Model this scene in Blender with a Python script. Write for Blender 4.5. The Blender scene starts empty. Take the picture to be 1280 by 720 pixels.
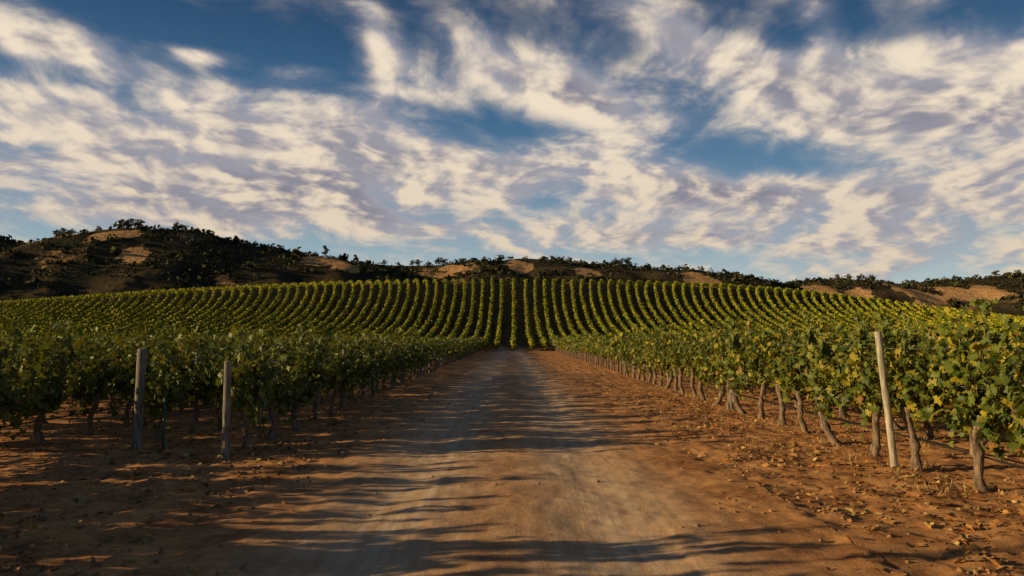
import bpy, math, numpy as np
from mathutils import Vector
rng = np.random.default_rng(7)
scene = bpy.context.scene
coll = scene.collection
EYE = 1.8

# ------------------------------------------------------------------ numpy noise
_tab = np.random.default_rng(3).random((256, 256))
def vnoise(x, y):
    xi = np.floor(x).astype(int); yi = np.floor(y).astype(int)
    fx = x - xi; fy = y - yi
    fx = fx*fx*(3-2*fx); fy = fy*fy*(3-2*fy)
    a = _tab[xi & 255, yi & 255]; b = _tab[(xi+1) & 255, yi & 255]
    c = _tab[xi & 255, (yi+1) & 255]; d = _tab[(xi+1) & 255, (yi+1) & 255]
    return (a*(1-fx)+b*fx)*(1-fy)+(c*(1-fx)+d*fx)*fy
def fbm(x, y, o=4):
    s = 0; a = 0.5; t = 0
    for i in range(o):
        s = s + a*vnoise(x*2**i+17.3*i, y*2**i+9.1*i); t += a; a *= 0.5
    return s/t
def sstep(a, b, x):
    t = np.clip((x-a)/(b-a), 0, 1); return t*t*(3-2*t)

# ------------------------------------------------------------------ mesh helpers
def make_mesh(name, parts, mats, smooth=False):
    V = []; off = 0; loops = []; starts = []; mi = []; C = []; ls = 0
    for v, f, m, c in parts:
        v = np.asarray(v, dtype=np.float32); f = np.asarray(f)
        V.append(v); loops.append((f+off).ravel())
        k = f.shape[1]; starts.append(ls+np.arange(len(f))*k); ls += len(f)*k
        mi.append(np.full(len(f), m)); off += len(v)
        if c is None: c = np.ones((len(v), 4))*0.5
        C.append(c)
    V = np.concatenate(V); loops = np.concatenate(loops).astype(np.int32)
    starts = np.concatenate(starts).astype(np.int32); mi = np.concatenate(mi).astype(np.int32)
    C = np.concatenate(C).astype(np.float32)
    me = bpy.data.meshes.new(name)
    me.vertices.add(len(V)); me.vertices.foreach_set("co", V.ravel())
    me.loops.add(len(loops)); me.loops.foreach_set("vertex_index", loops)
    me.polygons.add(len(starts)); me.polygons.foreach_set("loop_start", starts)
    me.polygons.foreach_set("material_index", mi)
    if smooth: me.polygons.foreach_set("use_smooth", np.ones(len(starts), dtype=bool))
    at = me.color_attributes.new("Col", 'FLOAT_COLOR', 'POINT')
    at.data.foreach_set("color", C.ravel())
    for m in mats: me.materials.append(m)
    me.update(calc_edges=True)
    return me
def add(name, me, loc=(0, 0, 0), rot=(0, 0, 0), scale=(1, 1, 1), parent=None):
    o = bpy.data.objects.new(name, me); o.location = loc; o.rotation_euler = rot; o.scale = scale
    if parent: o.parent = parent
    coll.objects.link(o); return o
def tube(path, rad, sides=6, cap=True):
    path = np.asarray(path, float); n = len(path); rad = np.broadcast_to(rad, (n,)) if np.ndim(rad) < 2 else rad
    t = np.gradient(path, axis=0); t /= np.linalg.norm(t, axis=1)[:, None]+1e-9
    ref = np.array([1, 0, 0.01]) if abs(t[0][0]) < 0.8 else np.array([0, 0, 1.0])
    u = np.cross(t, ref); u /= np.linalg.norm(u, axis=1)[:, None]+1e-9
    w = np.cross(t, u)
    a = np.linspace(0, 2*np.pi, sides, endpoint=False)
    r = rad[:, None] if rad.ndim == 1 else rad
    v = path[:, None, :] + (u[:, None, :]*np.cos(a)[None, :, None] + w[:, None, :]*np.sin(a)[None, :, None])*r[:, :, None]
    v = v.reshape(-1, 3); f = []
    for i in range(n-1):
        for j in range(sides):
            k = (j+1) % sides
            f.append([i*sides+j, i*sides+k, (i+1)*sides+k, (i+1)*sides+j])
    if cap:
        v = np.vstack([v, path[-1] + t[-1]*np.mean(r[-1])*0.3]); c = len(v)-1
        for j in range(sides):
            f.append([(n-1)*sides+j, (n-1)*sides+(j+1) % sides, c, c])
    return v, f
def tube_parts(tubes, m):
    out = []
    for v, f in tubes:
        q = [x for x in f if x[2] != x[3]]; tr = [x[:3] for x in f if x[2] == x[3]]
        out.append((v, np.array(q), m, None))
        if tr:
            out.append((v, np.array(tr), m, None))
    return out
def leaf_tmpl():
    ang = [0, 25, 50, 80, 115, 155, 180]; r = [.62, .36, .56, .34, .48, .36, .12]
    pts = [(math.sin(math.radians(a))*q, math.cos(math.radians(a))*q) for a, q in zip(ang, r)]
    pts += [(-x, y) for x, y in pts[-2:0:-1]]
    V = [(0, 0, 0.0)] + [(x, y, 0.28*abs(x) - 0.25*y*y) for x, y in pts]
    n = len(pts); F = [(0, 1+(i+1) % n, 1+i) for i in range(n)]
    return np.array(V), np.array(F)
LEAF = leaf_tmpl()
QUAD = (np.array([(-.42, -.1, .08), (0, -.5, 0), (.45, -.05, .09), (.1, .55, -.05), (-.3, .35, .0)]), np.array([(0, 1, 2), (0, 2, 3), (0, 3, 4)]))
def norm(a): return a/(np.linalg.norm(a, axis=1)[:, None]+1e-9)
def scatter(tmpl, pos, nrm, tip, size, col):
    T, F = tmpl; N = len(pos)
    n = norm(nrm); t = tip - n*np.sum(tip*n, axis=1)[:, None]; t = norm(t); b = np.cross(t, n)
    V = pos[:, None, :] + size[:, None, None]*(T[None, :, 0, None]*b[:, None, :]+T[None, :, 1, None]*t[:, None, :]+T[None, :, 2, None]*n[:, None, :])
    FF = F[None, :, :] + (np.arange(N)*len(T))[:, None, None]
    C = np.repeat(col, len(T), axis=0)
    return V.reshape(-1, 3), FF.reshape(-1, F.shape[1]), C

# ------------------------------------------------------------------ node expression builder
class E:
    def __init__(s, nt, sock): s.nt = nt; s.k = sock
    def _m(s, op, *a):
        n = s.nt.nodes.new('ShaderNodeMath'); n.operation = op
        for i, x in enumerate((s,)+a):
            if isinstance(x, E): s.nt.links.new(x.k, n.inputs[i])
            else: n.inputs[i].default_value = float(x)
        return E(s.nt, n.outputs[0])
    def __add__(s, o): return s._m('ADD', o)
    __radd__ = __add__
    def __sub__(s, o): return s._m('SUBTRACT', o)
    def __rsub__(s, o): return (s*-1)+o
    def __mul__(s, o): return s._m('MULTIPLY', o)
    __rmul__ = __mul__
    def __truediv__(s, o): return s._m('DIVIDE', o)
    def mx(s, o): return s._m('MAXIMUM', o)
    def mn(s, o): return s._m('MINIMUM', o)
    def exp(s): return s._m('EXPONENT')
    def rng(s, a, b, c=0., d=1.):
        n = s.nt.nodes.new('ShaderNodeMapRange'); n.interpolation_type = 'SMOOTHSTEP'
        s.nt.links.new(s.k, n.inputs[0])
        for i, x in zip((1, 2, 3, 4), (a, b, c, d)): n.inputs[i].default_value = x
        return E(s.nt, n.outputs[0])
def comb(nt, x, y, z):
    n = nt.nodes.new('ShaderNodeCombineXYZ')
    for i, q in enumerate((x, y, z)):
        if isinstance(q, E): nt.links.new(q.k, n.inputs[i])
        else: n.inputs[i].default_value = q
    return n.outputs[0]
def sep(nt, sock):
    n = nt.nodes.new('ShaderNodeSeparateXYZ'); nt.links.new(sock, n.inputs[0])
    return [E(nt, n.outputs[i]) for i in range(3)]
def noise(nt, vec, scale, detail=4, rough=0.5, dist=0.0):
    n = nt.nodes.new('ShaderNodeTexNoise'); nt.links.new(vec, n.inputs['Vector'])
    n.inputs['Scale'].default_value = scale; n.inputs['Detail'].default_value = detail
    n.inputs['Roughness'].default_value = rough; n.inputs['Distortion'].default_value = dist
    return E(nt, n.outputs[0])
def mixc(nt, f, a, b, mode='MIX'):
    n = nt.nodes.new('ShaderNodeMix'); n.data_type = 'RGBA'; n.blend_type = mode
    for i, q in ((0, f), (6, a), (7, b)):
        if isinstance(q, E): nt.links.new(q.k, n.inputs[i])
        elif isinstance(q, (int, float)): n.inputs[i].default_value = q
        elif isinstance(q, tuple): n.inputs[i].default_value = (*q, 1)
        else: nt.links.new(q, n.inputs[i])
    return n.outputs[2]
def new_mat(name):
    m = bpy.data.materials.new(name); m.use_nodes = True; nt = m.node_tree
    return m, nt, nt.nodes['Principled BSDF'], nt.nodes['Material Output']
def pos(nt):
    g = nt.nodes.new('ShaderNodeNewGeometry'); return g.outputs['Position']
def bump(nt, bs, h, dist, strength=1.0):
    n = nt.nodes.new('ShaderNodeBump'); nt.links.new(h.k, n.inputs['Height'])
    n.inputs['Distance'].default_value = dist; n.inputs['Strength'].default_value = strength
    nt.links.new(n.outputs[0], bs.inputs['Normal']); return n

# ------------------------------------------------------------------ materials
def leaf_material(name, trans=0.35, rough=0.55, spec=0.35):
    m, nt, bs, out = new_mat(name)
    a = nt.nodes.new('ShaderNodeAttribute'); a.attribute_name = 'Col'
    c = a.outputs['Color']
    nt.links.new(c, bs.inputs['Base Color']); bs.inputs['Roughness'].default_value = rough
    bs.inputs['Specular IOR Level'].default_value = spec
    if trans > 0:
        tr = nt.nodes.new('ShaderNodeBsdfTranslucent')
        nt.links.new(mixc(nt, 0.5, c, (0.28, 0.26, 0.02)), tr.inputs['Color'])
        mx = nt.nodes.new('ShaderNodeMixShader'); mx.inputs[0].default_value = trans
        nt.links.new(bs.outputs[0], mx.inputs[1]); nt.links.new(tr.outputs[0], mx.inputs[2])
        nt.links.new(mx.outputs[0], out.inputs['Surface'])
    return m
M_leaf = leaf_material('vine_leaf', .2)
M_farleaf = leaf_material('far_vine_leaf', 0.0, 0.8, 0.1)
M_tree = leaf_material('tree_leaf', 0.0, 0.9, 0.05)
def bark_material(name, c1, c2, sc=30):
    m, nt, bs, out = new_mat(name); tc = nt.nodes.new('ShaderNodeTexCoord')
    mp = nt.nodes.new('ShaderNodeMapping'); mp.inputs['Scale'].default_value = (1, 1, .18)
    nt.links.new(tc.outputs['Object'], mp.inputs[0])
    n = noise(nt, mp.outputs[0], sc, 5, .65)
    nt.links.new(mixc(nt, n.rng(.35, .65), c1, c2), bs.inputs['Base Color'])
    bs.inputs['Roughness'].default_value = .9; bump(nt, bs, n, .02, .9); return m
M_bark = bark_material('vine_bark', (.08, .05, .032), (.30, .20, .13))
M_wood = bark_material('weathered_wood', (.10, .085, .07), (.28, .23, .18), 22)
M_pale = bark_material('pale_post', (.28, .23, .16), (.56, .48, .36), 22)
def simple(name, c, r=.6, metal=0):
    m, nt, bs, out = new_mat(name); n = noise(nt, pos(nt), 25, 3)
    nt.links.new(mixc(nt, n.rng(.3, .7), c, tuple(x*.6 for x in c)), bs.inputs['Base Color'])
    bs.inputs['Roughness'].default_value = r; bs.inputs['Metallic'].default_value = metal; return m
M_wire = simple('wire_steel', (.35, .32, .28), .5, .3)
M_hose = simple('drip_hose', (.02, .02, .02), .5)
M_tpost = simple('green_painted_steel', (.04, .1, .06), .6)
def col_mat(name, r=.9):
    m, nt, bs, out = new_mat(name); a = nt.nodes.new('ShaderNodeAttribute'); a.attribute_name = 'Col'
    n = noise(nt, pos(nt), 40, 3)
    nt.links.new(mixc(nt, n.rng(.3, .7, 0, .4), a.outputs['Color'], (.12, .07, .04)), bs.inputs['Base Color'])
    bs.inputs['Roughness'].default_value = r; return m
M_stone = col_mat('clod_stone'); M_dry = col_mat('dry_leaf')

def soil_material():
    m, nt, bs, out = new_mat('red_dirt'); P = pos(nt); x, y, z = sep(nt, P)
    wob = noise(nt, P, .25, 2).__sub__(.5)*1.2
    fine = noise(nt, P, 9, 6, .72); mid = noise(nt, P, 1.4, 5, .6)
    gr = noise(nt, P, 55, 3, .75)
    c = mixc(nt, mid.rng(.3, .7), (.32, .12, .042), (.70, .33, .12))
    c = mixc(nt, fine.rng(.42, .72, 0, .6), c, (.78, .43, .18))
    xx = x+wob
    def trk(cx, w): return ((xx-cx)*(xx-cx)/(-w*w)).exp()
    t = (trk(-1.25, .9)+trk(1.0, .8)).mn(1.)
    t2 = (t*(mid.rng(.15, .6, .5, 1.)))
    streak = noise(nt, comb(nt, x*6., y*.35, 0.), 1.5, 4, .65)
    c = mixc(nt, t2*.9, c, mixc(nt, streak.rng(.3, .7), (.62, .39, .22), (.84, .61, .40)))
    c = mixc(nt, gr.rng(.52, .8, 0, .65), c, (.20, .085, .035))
    far = y.rng(92, 104)
    olive = mixc(nt, mid.rng(.35, .65), (.045, .034, .012), (.08, .06, .02))
    c = mixc(nt, far, c, olive)
    nt.links.new(c, bs.inputs['Base Color']); bs.inputs['Roughness'].default_value = .95
    bs.inputs['Specular IOR Level'].default_value = .1
    h = (fine*.6+gr*.25)*(1.-t2*.5)+streak*.16*t2
    bump(nt, bs, h, .035, .8)
    return m
M_soil = soil_material()

# ------------------------------------------------------------------ terrain
def crest(x, Y0=190.):
    px = 640+900*np.asarray(x)/Y0
    py = np.interp(px, [-400, 0, 200, 400, 520, 640, 760, 900, 1000, 1100, 1250, 1330, 1500], [392, 377, 362, 352, 349.5, 349, 350, 354, 362, 375, 401, 412, 414])
    return EYE+(422-py)/900*Y0 - 1.2
def hill_z(x, y):
    a = sstep(84, 207, y)**1.15; return crest(x)*1.06*a*(1-.75*sstep(205, 290, y))
def gz(x, y):
    x = np.asarray(x, float); y = np.asarray(y, float)
    z = hill_z(x, y)
    fade = 1-sstep(50, 90, np.abs(x)+np.abs(y))
    road = np.exp(-((x-.0)/2.6)**4)
    w = (fbm(x*.25, y*.25, 3)-.5)*1.0
    rut = -0.035*(np.exp(-((x+w+1.25)/.55)**2)+np.exp(-((x+w-1.0)/.45)**2))
    z = z+fade*(rut + (fbm(x*.5+3, y*.5, 3)-.5)*.10 + (fbm(x*3.1, y*3.1, 4)-.5)*(.08-.05*road) + (fbm(x*9+5, y*9, 3)-.5)*(.050-.028*road))
    return z
def axis(segs):
    out = []
    for a, b, s in segs: out += list(np.arange(a, b, s))
    out.append(segs[-1][1]); return np.array(out)
def grid(name, xs, ys, zf, mat, dz=0, cf=None):
    X, Y = np.meshgrid(xs, ys); Z = zf(X, Y)+dz
    V = np.stack([X, Y, Z], -1).reshape(-1, 3); nx = len(xs); ny = len(ys)
    i = (np.arange(ny-1)[:, None]*nx+np.arange(nx-1)[None, :]).ravel()
    F = np.stack([i, i+1, i+nx+1, i+nx], 1)
    return make_mesh(name, [(V, F, 0, None if cf is None else cf(V))], [mat], smooth=True)
xs = axis([(-4000, -400, 300), (-400, -160, 20), (-160, -30, 4), (-30, -9, .5), (-9, 9, .06), (9, 30, .5), (30, 160, 4), (160, 400, 20), (400, 4000, 300)])
ys = axis([(-40, 0, 2), (0, 4, .2), (4, 14, .06), (14, 26, .15), (26, 92, .8), (92, 290, 3), (290, 600, 30), (600, 6000, 400)])
add('ground', grid('ground', xs, ys, gz, M_soil))
rx = axis([(-2.9, 3.0, .06)]); ry = axis([(-20, 0, .5), (0, 4, .2), (4, 14, .06), (14, 30, .15), (30, 98, .8)])
add('dirt_road', grid('dirt_road', rx, ry, gz, M_soil, dz=.004))

# ------------------------------------------------------------------ vines
def leaf_cols(n, r, yellow=.15, dark=1.0):
    g = np.array([.045, .076, .010]); g2 = np.array([.17, .19, .020]); ye = np.array([.56, .40, .03]); br = np.array([.28, .13, .03])
    a = r.random((n, 1)); c = g*(1-a)+g2*a
    k = r.random((n, 1)); c = np.where(k < yellow, c*.4+ye*.6*(r.random((n, 1))*.6+.5), c)
    c = np.where(k > .98, br, c)
    return np.hstack([c*dark, np.ones((n, 1))])
def make_vine(name, seed, cordon=.86, top=1.95, nsh=26, lsize=.125, tmpl=LEAF, droop=.25, hgt_var=.25, per=.05, length=1.3, yellow=.13, dark=1., trunk=True, tall=2):
    r = np.random.default_rng(seed); parts = []; tubes = []
    if trunk:
        n = 13; zz = np.linspace(-.08, cordon, n); lx = r.normal(0, .07); ly = r.normal(0, .12)
        ph = r.random()*6
        px = lx*np.sin(zz*3)+.024*np.sin(zz*10+ph)+r.normal(0, .006, n); py = ly*zz*1.6+.04*np.sin(zz*8+ph)
        base = r.uniform(.046, .066)
        rad = base*(1+.35*np.exp(-zz*10))*(1+r.normal(0, .14, n)); rad[-1] *= 1.35; rad[-2] *= 1.2
        R = rad[:, None]*(1+r.normal(0, .14, (n, 8)))
        tubes.append(tube(np.stack([px, py, zz], 1), R, 8))
        tx, ty = px[-1], py[-1]
        for s in (-1, 1):
            m = 6; yy = ty*(1-np.linspace(0, 1, m)**.5)+s*np.linspace(0, length*.52, m)
            tubes.append(tube(np.stack([tx*(1-np.linspace(0, 1, m))+r.normal(0, .01, m), yy, cordon-.02+.05*np.sin(np.linspace(0, 1, m)*3)+r.normal(0, .008, m)], 1), np.linspace(.034, .016, m), 6))
    L = []
    for i in range(nsh+tall):
        y0 = r.uniform(-length/2, length/2); h = (top-cordon)*r.uniform(1-hgt_var*2, 1+hgt_var*.55)
        h *= 1-.35*(abs(y0)/(length/2))**3*(1 if hgt_var > .3 else 0)
        is_tall = i >= nsh
        if is_tall: h = (top-cordon)*r.uniform(1.12, 1.34)
        n = max(5, int(h/per)); t = np.linspace(0.02, 1, n)
        sx = r.choice([-1, 1])*r.uniform(.02, .26); sy = r.normal(0, .16)
        dr = 0 if is_tall else max(0, r.normal(droop, .22))
        z = cordon+h*t - dr*h*1.3*t**2.4
        if not is_tall and r.random() < .2:
            z = cordon+.12*np.sin(t*3)-t**1.5*r.uniform(.1, .38)*(1+droop)
            sx *= 1.25
        x = sx*np.sin(t*1.9)*(1+.4*dr)+r.normal(0, .01); y = y0+sy*t
        p = np.stack([x, y, z], 1)
        tubes.append(tube(p[::2], np.linspace(.006, .0025, len(p[::2])), 3, False))
        L.append(p+r.normal(0, .04 if is_tall else .05, p.shape))
        k = r.random(n) < .6; L.append(p[k]+r.normal(0, .05 if is_tall else .09, (k.sum(), 3)))
    P = np.concatenate(L); N = len(P)
    sgn = np.sign(P[:, 0]+r.normal(0, .08, N))[:, None]
    nrm = r.normal(0, .6, (N, 3))+np.hstack([sgn*.75, np.zeros((N, 1)), np.full((N, 1), .5)])
    tip = r.normal(0, .5, (N, 3))+np.array([0, 0, -.8])
    sz = lsize*2*r.uniform(.5, 1.1, N)*.72
    v, f, c = scatter(tmpl, P, nrm, tip, sz, leaf_cols(N, r, yellow, dark)); parts.append((v, f, 0, c))
    parts += tube_parts(tubes, 1)
    return make_mesh(name, parts, [M_leaf, M_bark], smooth=False)
HR = [make_vine('vine_plant', 10+i, top=2.02, nsh=29, lsize=.105, droop=.16, yellow=.24, hgt_var=.35, length=1.06, tall=1) for i in range(7)]
HL = [make_vine('vine_plant_low', 30+i, cordon=.72, top=1.72, nsh=21, lsize=.112, droop=.36, hgt_var=.38, yellow=.07, length=1.0, tall=3, dark=.88) for i in range(7)]
def make_section(name, seed, nv, sp, **kw):
    r = np.random.default_rng(seed); parts = []
    cord, top, lw, dens = kw['cordon'], kw['top'], kw['lsize'], kw['dens']; Ltot = nv*sp
    N = int(dens*Ltot)
    y = r.uniform(-Ltot/2, Ltot/2, N)
    ph = (y/sp) % 1.0
    if 'sepr' in kw:
        k = r.random(N) < 1-kw['sepr']*np.abs(np.cos(np.pi*ph))**2; y = y[k]; ph = ph[k]; N = len(y)
    hh = top+.3*(fbm(y*1.5+seed*7, y*0+seed, 3)-.5)*2 - kw.get('sepr', 0)*.35*np.abs(np.cos(np.pi*ph))**2
    z = cord-.15+(hh-cord+.15)*r.random(N)**.8; x = r.normal(0, .2, N)
    P = np.stack([x, y, z], 1)
    nrm = r.normal(0, .6, (N, 3))+np.stack([np.sign(x)*.8, 0*x, np.full(N, .5)], 1)
    tip = r.normal(0, .5, (N, 3))+np.array([0, 0, -.8])
    v, f, c = scatter(QUAD, P, nrm, tip, lw*r.uniform(.6, 1.2, N), leaf_cols(N, r, kw.get('yellow', .1), kw.get('dark', 1.)))
    parts.append((v, f, 0, c)); tb = []
    for i in range(nv):
        yy = -Ltot/2+(i+.5)*sp+r.normal(0, .05)
        tb.append(tube([(0, yy, -.05), (r.normal(0, .03), yy+r.normal(0, .06), cord*.5), (0, yy+r.normal(0, .05), cord+.1)], np.array([.06, .045, .04]), 5, False))
    parts += tube_parts(tb, 1)
    return make_mesh(name, parts, [M_leaf, M_bark])
SP = 1.22
MR = [make_section('vine_run', 50+i, 4, SP, cordon=.85, top=1.88, lsize=.18, dens=200, yellow=.24, sepr=.4) for i in range(4)]
ML = [make_section('vine_run_low', 60+i, 4, SP, cordon=.68, top=1.76, lsize=.18, dens=160, yellow=.08, sepr=.8, dark=.88) for i in range(4)]
FR = [make_section('vine_run_far', 70+i, 8, SP, cordon=.8, top=1.74, lsize=.27, dens=90, yellow=.24) for i in range(3)]
FL = [make_section('vine_run_low_far', 80+i, 8, SP, cordon=.6, top=1.66, lsize=.27, dens=90, yellow=.12, sepr=.5) for i in range(3)]

def post_mesh(name, h, r0, mat, seed, lean=(0, 0), sides=12):
    r = np.random.default_rng(seed); n = 9; zz = np.linspace(-.3, h, n)
    p = np.stack([lean[0]*zz/h+r.normal(0, .002, n), lean[1]*zz/h, zz], 1)
    R = r0*(1.04-.08*zz[:, None]/h)*(1+r.normal(0, .02, (1, sides)))*(1+r.normal(0, .01, (n, sides)))
    return make_mesh(name, tube_parts([tube(p, R, sides)], 0), [mat])
PW = [post_mesh('post', 1.5, .05, M_wood, i) for i in range(2)]
PP = post_mesh('pale_post', 1.86, .048, M_pale, 5, lean=(-.17, 0))

def row(X, y0, y1, left, hi_to, mid_to, first=0, name='grapevine_row', wires=True, gap=0, sp=SP, smin=.86, smax=1.07):
    e = bpy.data.objects.new(name, None); coll.objects.link(e); e.location = (X, y0, 0)
    r = np.random.default_rng(int(abs(X)*100)+int(y0*7)+900)
    H, Md, Fr = (HL, ML, FL) if left else (HR, MR, FR)
    y = y0+first
    while y < min(hi_to, y1):
        if r.random() >= gap:
            s = r.uniform(smin, smax) if left else r.uniform(.9, 1.06)
            xx = r.normal(0, .03)
            add('vine', H[r.integers(len(H))], (xx, y-y0, float(gz(X, y))), (0, 0, math.pi*int(r.integers(2))+r.normal(0, .06)), (1, r.uniform(.9, 1.08), s), e)
        y += sp*r.uniform(.93, 1.07)
    while y < min(mid_to, y1):
        add('vine_run', Md[r.integers(4)], (0, y-y0+2*SP-.6, float(gz(X, y+2))), (0, 0, math.pi*int(r.integers(2))), (1, 1, r.uniform(.93, 1.05)), e); y += 4*SP
    while y < y1:
        add('vine_run', Fr[r.integers(3)], (0, y-y0+4*SP-.6, float(gz(X, y+4))), (0, 0, math.pi*int(r.integers(2))), (1, 1, r.uniform(.93, 1.05)), e); y += 8*SP
    if wires:
        t = []
        ye = min(60, y1)
        yy = np.arange(y0, ye, 3.)
        for z in ((.98, 1.36) if left else (1.2, 1.65)):
            t.append(tube(np.stack([0*yy, yy-y0, z+.01*np.sin(yy)], 1), .004, 4, False))
        add('trellis_wire', make_mesh('trellis_wire', tube_parts(t, 0), [M_wire]), parent=e)
        t = [tube(np.stack([0*yy+.05, yy-y0, .42-.03*np.abs(np.sin(yy*.6))], 1), .013, 6, False)]
        add('drip_hose', make_mesh('drip_hose', tube_parts(t, 0), [M_hose]), parent=e)
        for k, py in enumerate(np.arange(y0+(6.4 if not left else 7.3), ye, 7.3)):
            if left: add('intermediate_post', PW[k % 2], (.03, py-y0, 0), parent=e)
            elif k: add('intermediate_post', PW[k % 2], (.03, py-y0, 0), scale=(1, 1, 1.1), parent=e)
    return e
RSP = 2.0
for k in range(40):
    X = 5.5+k*RSP; fy = X/.74-3.5
    y0 = 4.6 if k == 0 else max(6.0, fy)
    if y0 > 84: break
    row(X, y0, 90, False, 34 if k == 0 else (20 if k < 3 else 0), 55, wires=k < 3, first=.35)
ends = {0: 11.1, 1: 11.9, 2: 11.0}
for k in range(44):
    X = -4.3-k*1.85; fy = -X/.74-4
    y0 = ends.get(k, max(11.2, fy))
    if y0 > 84: break
    row(X, y0, 90, True, 34 if k == 0 else (22 if k < 5 else 0), 55, wires=k < 3, first=.75 if k < 2 else .1, gap=.0 if k > 1 else .06, sp=1.3)
# vineyard block beside the camera on the left (its shadows cross the near road)
for X_, ye_, a_, b_ in ((-5.5, 6.7, .85, 1.3), (-7.2, 8.6, .8, .95), (-9.0, 10.4, .85, 1.0)):
    row(X_, -6, ye_, True, 12, 12, wires=False, first=.2, gap=.06 if X_ > -6 else 0, sp=1.42 if X_ > -6 else 1.15, smin=a_, smax=b_)

def at(name, me, x, y, **kw): return add(name, me, (x, y, float(gz(x, y))), **kw)
at('wooden_post', post_mesh('wooden_post', 1.47, .055, M_wood, 11), -4.34, 11.05)
at('wooden_post', post_mesh('wooden_post', 1.64, .072, M_wood, 12, lean=(.03, 0)), -6.12, 11.9)
at('wooden_post', PP, 5.24, 10.0)
at('wooden_post', post_mesh('wooden_post', 2.0, .05, M_pale, 17, lean=(-.05, 0)), 7.5, 11.8)
at('wooden_post', PW[0], -8.0, 11.0)
def tpost():
    P = []
    def box(a, b):
        x0, y0, z0 = a; x1, y1, z1 = b
        v = [(x0, y0, z0), (x1, y0, z0), (x1, y1, z0), (x0, y1, z0), (x0, y0, z1), (x1, y0, z1), (x1, y1, z1), (x0, y1, z1)]
        P.append((v, [(0, 3, 2, 1), (4, 5, 6, 7), (0, 1, 5, 4), (1, 2, 6, 5), (2, 3, 7, 6), (3, 0, 4, 7)], 0, None))
    box((-.022, 0, -.2), (.022, .006, .8)); box((-.003, .0065, -.2), (.003, .035, .8))
    for i in range(12): box((-.008, -.006, .1+i*.056), (.008, -.0005, .115+i*.056))
    return make_mesh('steel_fence_post', P, [M_tpost])
at('steel_fence_post', tpost(), -5.55, 11.6)

# ------------------------------------------------------------------ hillside vineyard
def hillside():
    parts = []; r = np.random.default_rng(5)
    for k in range(-104, 105):
        X = .3 if k == 0 else .3+np.sign(k)*(2.25+1.72*(abs(k)-1))
        y_0 = 91; Ltot = 208-y_0; near = abs(X) < 45
        N = int(Ltot*(44 if near else 22))
        y = r.uniform(y_0, 208, N)
        s = np.clip((y-97)/110., 0, 1); xr = X*(1+.62*s*s)
        m = np.abs(xr)/y < .85; y = y[m]; xr = xr[m]; N = len(y)
        if N == 0: continue
        hh = 1.25+.55*(fbm(y*.8+k*13, y*0+k*3.7, 3)-.5)
        z = .2+(hh-.2)*r.random(N)**.6; x = xr+r.normal(0, .145, N)+.3*(fbm(y*.05+k, y*0, 2)-.5)
        P = np.stack([x, y, z+hill_z(x, y)], 1)
        nrm = r.normal(0, .5, (N, 3))+np.stack([-.25+np.sign(x-xr)*.4, 0*x-.3, np.full(N, .7)], 1)
        tip = r.normal(0, .7, (N, 3))
        c = leaf_cols(N, r, .28, 1.15)
        patch = fbm(x*.02+5, y*.02, 3)[:, None]
        side = sstep(25, 90, np.abs(xr))[:, None]
        c[:, :3] = c[:, :3]*(.7+.5*patch)+np.array([.068, .055, 0])*(.35+.6*sstep(.4, .65, patch)+.6*side)
        sz = r.uniform(.22, .36, N) if near else r.uniform(.32, .50, N)
        v, f, c = scatter(QUAD, P, nrm, tip, sz, c); parts.append((v, f, 0, c))
    return make_mesh('hillside_vineyard', parts, [M_farleaf])
add('hillside_vineyard', hillside())

# ------------------------------------------------------------------ distant hills
RIDGES = [
 (460., 130., [(-400, 300), (-100, 295), (0, 299), (50, 311), (100, 299), (150, 289), (190, 286), (250, 290), (300, 303), (370, 316), (440, 326), (520, 345), (620, 385), (760, 422)]),
 (640., 150., [(300, 372), (400, 336), (450, 330), (520, 333), (580, 330), (650, 322), (700, 325), (740, 332), (800, 334), (860, 336), (920, 346), (990, 360), (1060, 385), (1150, 420)]),
 (760., 170., [(820, 420), (920, 370), (990, 355), (1040, 350), (1085, 350), (1120, 357), (1180, 352), (1240, 347), (1280, 344), (1500, 336), (1900, 345)]),
 (420., 90., [(1080, 422), (1160, 398), (1220, 388), (1290, 376), (1400, 362), (1700, 360)])]
def hz(X, Y):
    Z = np.full(X.shape, -2.)
    for Y0, w, pr in RIDGES:
        px = [p[0] for p in pr]; py = [p[1] for p in pr]
        wav = (fbm(X*.006+Y0, X*0+3, 3)-.5)*60
        h = EYE+(422-np.interp(640+900*X/Y0, px, py))/900*Y0
        d = (Y-Y0-wav)/w
        z = h*np.exp(-d*d*1.4)
        g = np.abs(fbm(X*.012+Y0, Y*.008, 4)-.5)*2
        z = z - g*.45*h*(1-np.exp(-(d*2.2)**2))
        Z = np.maximum(Z, z)
    return Z+(fbm(X*.03, Y*.03, 4)-.5)*5
DRY = [(140, 425, 14, 12), (165, 405, 9, 8), (400, 440, 12, 16), (430, 430, 9, 8), (880, 590, 16, 24), (650, 600, 14, 14), (470, 600, 10, 12), (1020, 700, 24, 26), (1075, 690, 16, 18), (1150, 690, 28, 28), (1195, 700, 18, 30), (1210, 380, 14, 16), (1170, 650, 20, 20), (740, 590, 14, 12), (95, 430, 7, 7), (560, 600, 12, 11), (1235, 690, 16, 24)]
def dryness(V):
    X, Y = V[:, 0], V[:, 1]; d = np.zeros(len(X))
    for px, Yp, sx, sy in DRY:
        Xp = (px-640)/900*Yp; d = np.maximum(d, np.exp(-((X-Xp)/sx)**2-((Y-Yp)/sy)**2))
    n = fbm(X*.02+40, Y*.02, 4)
    n2 = fbm(X*.07+4, Y*.07, 4)
    return sstep(.36, .52, d+(n2-.5)*.9)+.42*sstep(.58, .66, n)*(1-sstep(.3, .5, d))
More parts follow.
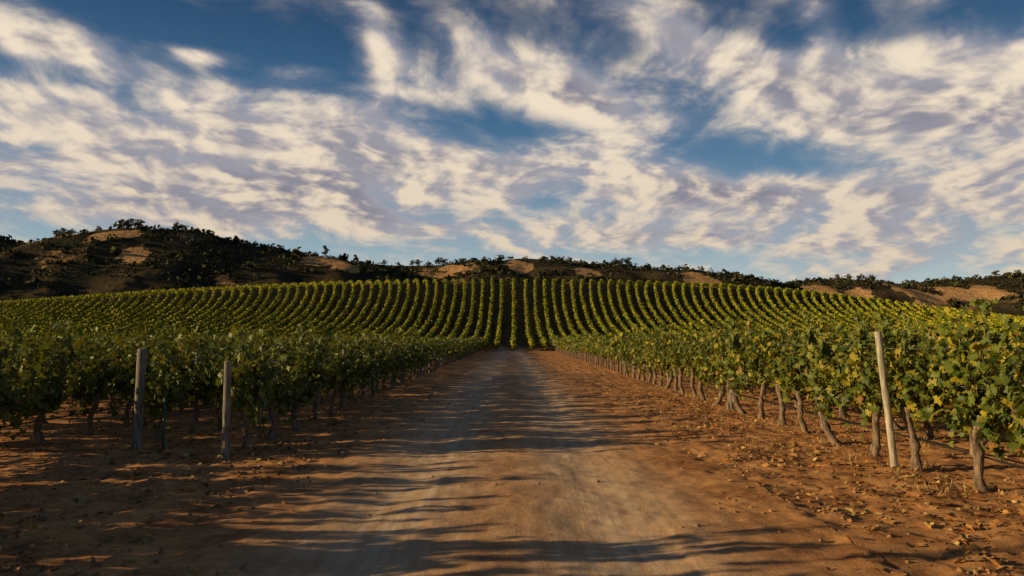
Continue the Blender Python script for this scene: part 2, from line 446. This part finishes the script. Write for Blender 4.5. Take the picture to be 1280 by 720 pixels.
def hillcol(V):
    d = np.clip(dryness(V), 0, 1); return np.stack([d, d, d, np.ones(len(d))], 1)
def hill_material():
    m, nt, bs, out = new_mat('chaparral_hillside'); P = pos(nt)
    a = nt.nodes.new('ShaderNodeAttribute'); a.attribute_name = 'Col'; d, _, _ = sep(nt, a.outputs['Color'])
    n = noise(nt, P, .05, 6, .65); n2 = noise(nt, P, .25, 5, .7)
    g = mixc(nt, n.rng(.4, .62), (.038, .035, .024), (.10, .068, .036))
    g = mixc(nt, n2.rng(.5, .7, 0, .6), g, (.05, .05, .026))
    dd = (d+(n2-.5)*.7).rng(.3, .6)
    c = mixc(nt, dd, g, mixc(nt, n2.rng(.3, .7), (.42, .21, .085), (.62, .37, .17)))
    nt.links.new(c, bs.inputs['Base Color']); bs.inputs['Roughness'].default_value = 1; bs.inputs['Specular IOR Level'].default_value = 0
    bump(nt, bs, n2+n, 2.5, .8); return m
add('distant_hills', grid('distant_hills', np.arange(-900, 901, 5.), np.arange(300, 1000, 5.), hz, hill_material(), cf=hillcol))

def clump(r, c, R, n, size, dark):
    d = norm(r.normal(0, 1, (n, 3))); rad = r.random(n)**.4
    P = c+d*R*rad[:, None]; P[:, 2] = np.maximum(P[:, 2], c[2]-R[2]*.5)
    col = np.array([.034, .040, .020])*(1-r.random((n, 1)))+np.array([.085, .076, .032])*r.random((n, 1)); col *= dark
    return scatter(QUAD, P, d+r.normal(0, .5, (n, 3)), r.normal(0, 1, (n, 3)), size*r.uniform(.6, 1.3, n), np.hstack([col, np.ones((n, 1))]))
def scrub():
    r = np.random.default_rng(21); parts = []
    X = r.uniform(-620, 720, 70000); Y = r.uniform(330, 800, 70000)
    V = np.stack([X, Y], 1); d = dryness(V); den = fbm(X*.025+9, Y*.025, 3)
    k = (r.random(len(X)) > d*1.15) & (den+r.normal(0, .1, len(X)) > .44) & (np.abs(X)/Y < .8) & (hz(X, Y) > 8)
    X = X[k][:15000]; Y = Y[k][:15000]; Z = hz(X, Y)
    for x, y, z in zip(X, Y, Z):
        s = r.uniform(.9, 2.4) if r.random() < .86 else r.uniform(2.4, 4.2)
        v, f, c = clump(r, np.array([x, y, z+s*.3]), np.array([s, s, s*.85]), 14, s*.7, r.uniform(.5, 1.4)); parts.append((v, f, 0, c))
    return make_mesh('distant_scrub', parts, [M_tree])
add('distant_scrub', scrub())
def tree_mesh(seed, h=9., pine=False):
    r = np.random.default_rng(seed); parts = []; tb = []
    tb.append(tube([(0, 0, -1), (.1, 0, h*.2), (r.normal(0, .3), 0, h*.45), (r.normal(0, .4), 0, h*.8)], np.array([.45, .35, .28, .1]), 7))
    for i in range(12 if not pine else 7):
        a = r.uniform(0, 6.28); z1 = h*(r.uniform(.28, .85) if not pine else r.uniform(.35, .9)); z0 = z1*.55
        env = math.sin(min(1, (z1/h))*math.pi*.9)**.6
        R = h*r.uniform(.15, .42)*(.4 if pine else 1)*env
        e = np.array([math.cos(a)*R, math.sin(a)*R, z1])
        tb.append(tube([(0, 0, z0), (e[0]*.5, e[1]*.5, (z0+z1)/2+.3), tuple(e)], np.array([.18, .12, .05]), 5))
        s = h*r.uniform(.13, .22)*(.7 if pine else 1)
        v, f, c = clump(r, e, np.array([s*1.1, s*1.1, s*.85]), 80, h*.065, 1.0); parts.append((v, f, 0, c))
    v, f, c = clump(r, np.array([0, 0, h*.8]), np.array([h*.2, h*.2, h*.2])*(.6 if pine else 1), 110, h*.06, 1.0); parts.append((v, f, 0, c))
    return make_mesh('tree', parts+tube_parts(tb, 1), [M_tree, M_bark])
OAK = [tree_mesh(i, 8) for i in range(5)]; PINE = [tree_mesh(20+i, 10, True) for i in range(2)]
def ridge_tree(px, Y, s, pine=False, i=[0]):
    i[0] += 1; X = (px-640)/900*Y
    yy = np.linspace(Y-70, Y+70, 60); zz = hz(np.full(60, X*1.0), yy); j = int(np.argmax(zz/yy)); Y = yy[j]; X = (px-640)/900*Y
    z = float(hz(np.array([X]), np.array([Y]))[0])
    me = (PINE if pine else OAK)[i[0] % (2 if pine else 5)]
    add('pine_tree' if pine else 'oak_tree', me, (X, Y, z-.5), (0, 0, i[0]*1.7), (s, s, s*.9))
for px, s in [(14, .6), (66, .8), (74, .9), (86, .6), (120, .5), (150, .9), (160, 1.0), (170, .9), (218, 1.0), (228, .6), (243, .6), (262, .5), (300, .5), (317, .6), (338, .5), (352, .45)]:
    ridge_tree(px, 460, s)
ridge_tree(405, 460, .9, True); ridge_tree(443, 460, .75, True); ridge_tree(393, 460, .5)
for px, s in [(480, .7), (497, .6), (515, .8), (522, .9), (535, .7), (548, 1.1), (556, .9), (575, .7), (627, .8), (640, .6), (690, .6), (712, .7), (727, .6), (742, .7), (770, 1.1), (778, 1.0), (786, 1.2), (812, .7), (830, .8), (850, .7)]:
    ridge_tree(px, 640, s)
for px, s in [(985, .7), (1010, .8), (1048, .9), (1062, 1.0), (1078, 1.1), (1092, .9), (1135, .8), (1162, .9), (1170, .7), (1195, .9), (1222, .8), (1248, 1.1), (1262, .9), (1275, 1.1)]:
    ridge_tree(px, 760, s)

# ------------------------------------------------------------------ litter, stones, weeds
def icos():
    t = (1+5**.5)/2
    v = np.array([(-1, t, 0), (1, t, 0), (-1, -t, 0), (1, -t, 0), (0, -1, t), (0, 1, t), (0, -1, -t), (0, 1, -t), (t, 0, -1), (t, 0, 1), (-t, 0, -1), (-t, 0, 1)])/1.9
    v = v*np.random.default_rng(1).uniform(.6, 1.25, (12, 1))
    f = np.array([(0, 11, 5), (0, 5, 1), (0, 1, 7), (0, 7, 10), (0, 10, 11), (1, 5, 9), (5, 11, 4), (11, 10, 2), (10, 7, 6), (7, 1, 8), (3, 9, 4), (3, 4, 2), (3, 2, 6), (3, 6, 8), (3, 8, 9), (4, 9, 5), (2, 4, 11), (6, 2, 10), (8, 6, 7), (9, 8, 1)])
    return v, f
def ground_scatter(name, N, mat, tm, sz, cols, flat, seed, prob, xr=(-9, 9), yr=(3.5, 30)):
    r = np.random.default_rng(seed); x = r.uniform(*xr, N); y = yr[0]+(yr[1]-yr[0])*r.random(N)**1.6
    k = r.random(N) < prob(x, y); x = x[k]; y = y[k]; n = len(x)
    s = sz[0]+(sz[1]-sz[0])*r.random(n)**4
    P = np.stack([x, y, gz(x, y)+(.012 if flat else 0.1*s)], 1)
    nrm = r.normal(0, .35 if flat else 1, (n, 3))+np.array([0, 0, 1. if flat else 0]); tip = r.normal(0, 1, (n, 3))
    c = np.array(cols)[r.integers(len(cols), size=n)]*r.uniform(.6, 1.2, (n, 1))
    v, f, c = scatter(tm, P, nrm, tip, s, np.hstack([c, np.ones((n, 1))]))
    add(name, make_mesh(name, [(v, f, 0, c)], [mat]))
edge = lambda x, y: np.clip(sstep(1.9, 3.4, np.abs(x-.1))+.07, 0, 1)*(.15+.85*sstep(.45, .65, fbm(x*.9, y*.9, 3)))
ground_scatter('stones_and_clods', 34000, M_stone, icos(), (.004, .034), [(.5, .25, .1), (.4, .18, .065), (.5, .28, .13)], False, 2, edge)
rowp = lambda x, y: np.exp(-((x-4.7)/1.2)**2)+.8*np.exp(-((x+4.2)/1.1)**2)+.25*(np.abs(x) > 3)
ground_scatter('fallen_leaves', 46000, M_dry, LEAF, (.05, .12), [(.56, .29, .08), (.36, .15, .04), (.68, .46, .14), (.2, .1, .04), (.5, .22, .05)], True, 3, lambda x, y: rowp(x, y)*(.2+.8*sstep(.42, .6, fbm(x*1.3+8, y*1.3, 3))))
BL = (np.array([(-.05, 0, 0), (.05, 0, 0), (.02, .7, .1), (0, 1, .3)]), np.array([(0, 1, 2), (0, 2, 3)]))
def grass():
    r = np.random.default_rng(9); P = []
    for _ in range(300):
        x = r.choice([5.3, 5.7, -4.3, -6.1, 7.2])+r.normal(0, .3); y = 5+22*r.random()**1.4; n = r.integers(5, 14)
        if fbm(np.array([x*.8+3]), np.array([y*.5]), 2)[0] < .5: continue
        q = np.stack([x+r.normal(0, .05, n), y+r.normal(0, .05, n)], 1); P.append(np.hstack([q, gz(q[:, 0], q[:, 1])[:, None]]))
    P = np.concatenate(P); n = len(P)
    c = np.where(r.random((n, 1)) < .85, np.array([[.42, .27, .1]]), np.array([[.16, .16, .04]]))
    v, f, c = scatter(BL, P, r.normal(0, 1, (n, 3))*np.array([1, 1, .2]), r.normal(0, .5, (n, 3))+np.array([0, 0, .8]), r.uniform(.04, .13, n), np.hstack([c, np.ones((n, 1))]))
    return make_mesh('dry_grass', [(v, f, 0, c)], [M_dry])
add('dry_grass', grass())

# ------------------------------------------------------------------ light
EL = 13.0; AZ = 8.0
e, a = math.radians(EL), math.radians(AZ)
to_sun = Vector((-math.cos(e)*math.cos(a), -math.cos(e)*math.sin(a), math.sin(e)))
sl = bpy.data.lights.new('sun', 'SUN'); sl.energy = 5.0; sl.angle = math.radians(.5); sl.color = (1, .77, .40)
so = bpy.data.objects.new('sun', sl); so.rotation_euler = to_sun.to_track_quat('Z', 'Y').to_euler(); coll.objects.link(so)

# ------------------------------------------------------------------ world : Nishita + procedural clouds
w = bpy.data.worlds.new('World'); scene.world = w; w.use_nodes = True; nt = w.node_tree
bg = nt.nodes['Background']
sky = nt.nodes.new('ShaderNodeTexSky'); sky.sky_type = 'NISHITA'; sky.sun_disc = False
sky.sun_elevation = e; sky.sun_rotation = math.radians(270-AZ); sky.air_density = 1.0; sky.dust_density = .6; sky.ozone_density = 2.0
tc = nt.nodes.new('ShaderNodeTexCoord'); D = tc.outputs['Generated']
x, y, z = sep(nt, D)
az = x._m('ARCTAN2', y); el = z._m('ARCSINE')
zp = z.mx(0.)+.25
u = x/zp; v = y/zp
def blob(px, py, wx, wy, rot, amp):
    A = math.atan((px-640)/900); Q = math.atan((422-py)/900*math.cos(A)); sx = wx/900; sy = wy/900
    c, s = math.cos(math.radians(rot)), math.sin(math.radians(rot))
    dx = az-A; dy = el-Q
    p = (dx*c+dy*s)/sx; q = (dy*c-dx*s)/sy
    return ((p*p+q*q)*-1).exp()*amp
B = None
for b in [
    (60, 195, 230, 50, -8, .22), (330, 195, 250, 58, -12, .26), (460, 150, 120, 50, -30, .18), (300, 250, 320, 36, 5, .16), (465, 40, 26, 70, 18, .32), (520, 80, 60, 26, -40, .2), (230, 115, 100, 24, -20, .18),
    (600, 60, 60, 26, -30, .16), (700, 100, 120, 36, -25, .32), (870, 45, 120, 30, -28, .32), (985, 95, 60, 32, -25, .24), (1170, 110, 150, 60, -12, .32), (1045, 35, 24, 40, 30, .3),
    (720, 210, 280, 34, -8, .22), (920, 240, 190, 22, -4, .28), (860, 295, 420, 20, -3, .22), (1200, 240, 180, 60, 0, .2), (242, 62, 44, 12, 5, .44), (20, 42, 66, 16, 0, .40), (350, 85, 40, 10, 10, .24), (850, 150, 90, 14, -15, .12),
    (220, 15, 240, 55, 0, -.28), (110, 95, 120, 16, -5, -.14), (690, 15, 90, 32, -10, -.2), (1190, 5, 180, 28, 0, -.24), (960, 20, 60, 20, -20, -.14), (890, 178, 130, 20, -15, -.14), (1000, 205, 60, 12, -10, -.1), (620, 160, 46, 38, -30, -.12), (410, 80, 34, 44, 20, -.14), (330, 312, 300, 12, 0, -.14), (60, 290, 120, 14, 0, -.1), (790, 50, 30, 40, -20, -.1)]:
    q = blob(*b); B = q if B is None else B+q
wv = comb(nt, u, v, 0.)
wn = nt.nodes.new('ShaderNodeTexNoise'); nt.links.new(wv, wn.inputs['Vector']); wn.inputs['Scale'].default_value = 2.2; wn.inputs['Detail'].default_value = 2
wx_, wy_, _ = sep(nt, wn.outputs['Color'])
def field(du, dv, det):
    uu = u+wx_*.32+du; vv = v+wy_*.32+dv
    s = uu*.75+vv*.45; t = vv*.85-uu*.6
    vec = comb(nt, s*1.15, t*1.4, 3.3)
    return noise(nt, vec, 2.4, det, .55)
F0 = field(0, 0, 7); F1 = field(-.10, .03, 3.5)
puff = noise(nt, comb(nt, u*1.0+wx_*.2, v*.85+wy_*.2, 8.), 6.5, 6, .58)
puf2 = noise(nt, comb(nt, (u-.04)*1.0+wx_*.2, (v+.018)*.85+wy_*.2, 8.), 6.5, 3, .58)
dens = F0*.95 + B*.85 + (puff-.5)*.42
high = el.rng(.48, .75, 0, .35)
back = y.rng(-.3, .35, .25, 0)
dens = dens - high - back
cov = dens.rng(.45, .71)
veil = dens.rng(.30, .56)*.22
cov = (cov+veil*(1.-cov)).mn(1.)
thick = dens.rng(.58, .92)
lit = ((F0-F1)*3.6+.47+(puff-puf2)*3.6+(puff-.5)*.5-thick*.1).rng(-.08, 1.08)
low = el.rng(.05, .35)
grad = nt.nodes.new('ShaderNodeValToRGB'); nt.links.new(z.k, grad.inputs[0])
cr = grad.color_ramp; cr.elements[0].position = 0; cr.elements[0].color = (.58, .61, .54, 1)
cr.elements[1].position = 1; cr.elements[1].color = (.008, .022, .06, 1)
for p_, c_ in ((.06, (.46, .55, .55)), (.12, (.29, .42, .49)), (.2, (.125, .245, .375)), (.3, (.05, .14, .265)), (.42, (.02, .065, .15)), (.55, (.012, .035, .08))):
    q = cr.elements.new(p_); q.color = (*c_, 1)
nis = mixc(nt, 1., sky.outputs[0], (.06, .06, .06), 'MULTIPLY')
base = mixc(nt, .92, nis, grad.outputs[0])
shade = mixc(nt, thick, (.38, .37, .41), (.24, .23, .285))
bright = mixc(nt, low, (.74, .60, .45), (.90, .76, .59))
cl = mixc(nt, lit, shade, bright)
final = mixc(nt, cov*.95, base, cl)
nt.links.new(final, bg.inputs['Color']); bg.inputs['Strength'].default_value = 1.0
w.cycles.sampling_method = 'NONE'

# ------------------------------------------------------------------ camera
cam = bpy.data.cameras.new('camera'); cam.lens = 900/1280*36; cam.sensor_width = 36; cam.clip_end = 12000; cam.clip_start = .05
co = bpy.data.objects.new('camera', cam); co.location = (0, 0, EYE); co.rotation_euler = (math.radians(90)+math.atan(62/900), 0, 0)
coll.objects.link(co); scene.camera = co
scene.view_settings.view_transform = 'Standard'; scene.view_settings.look = 'None'; scene.view_settings.exposure = 0
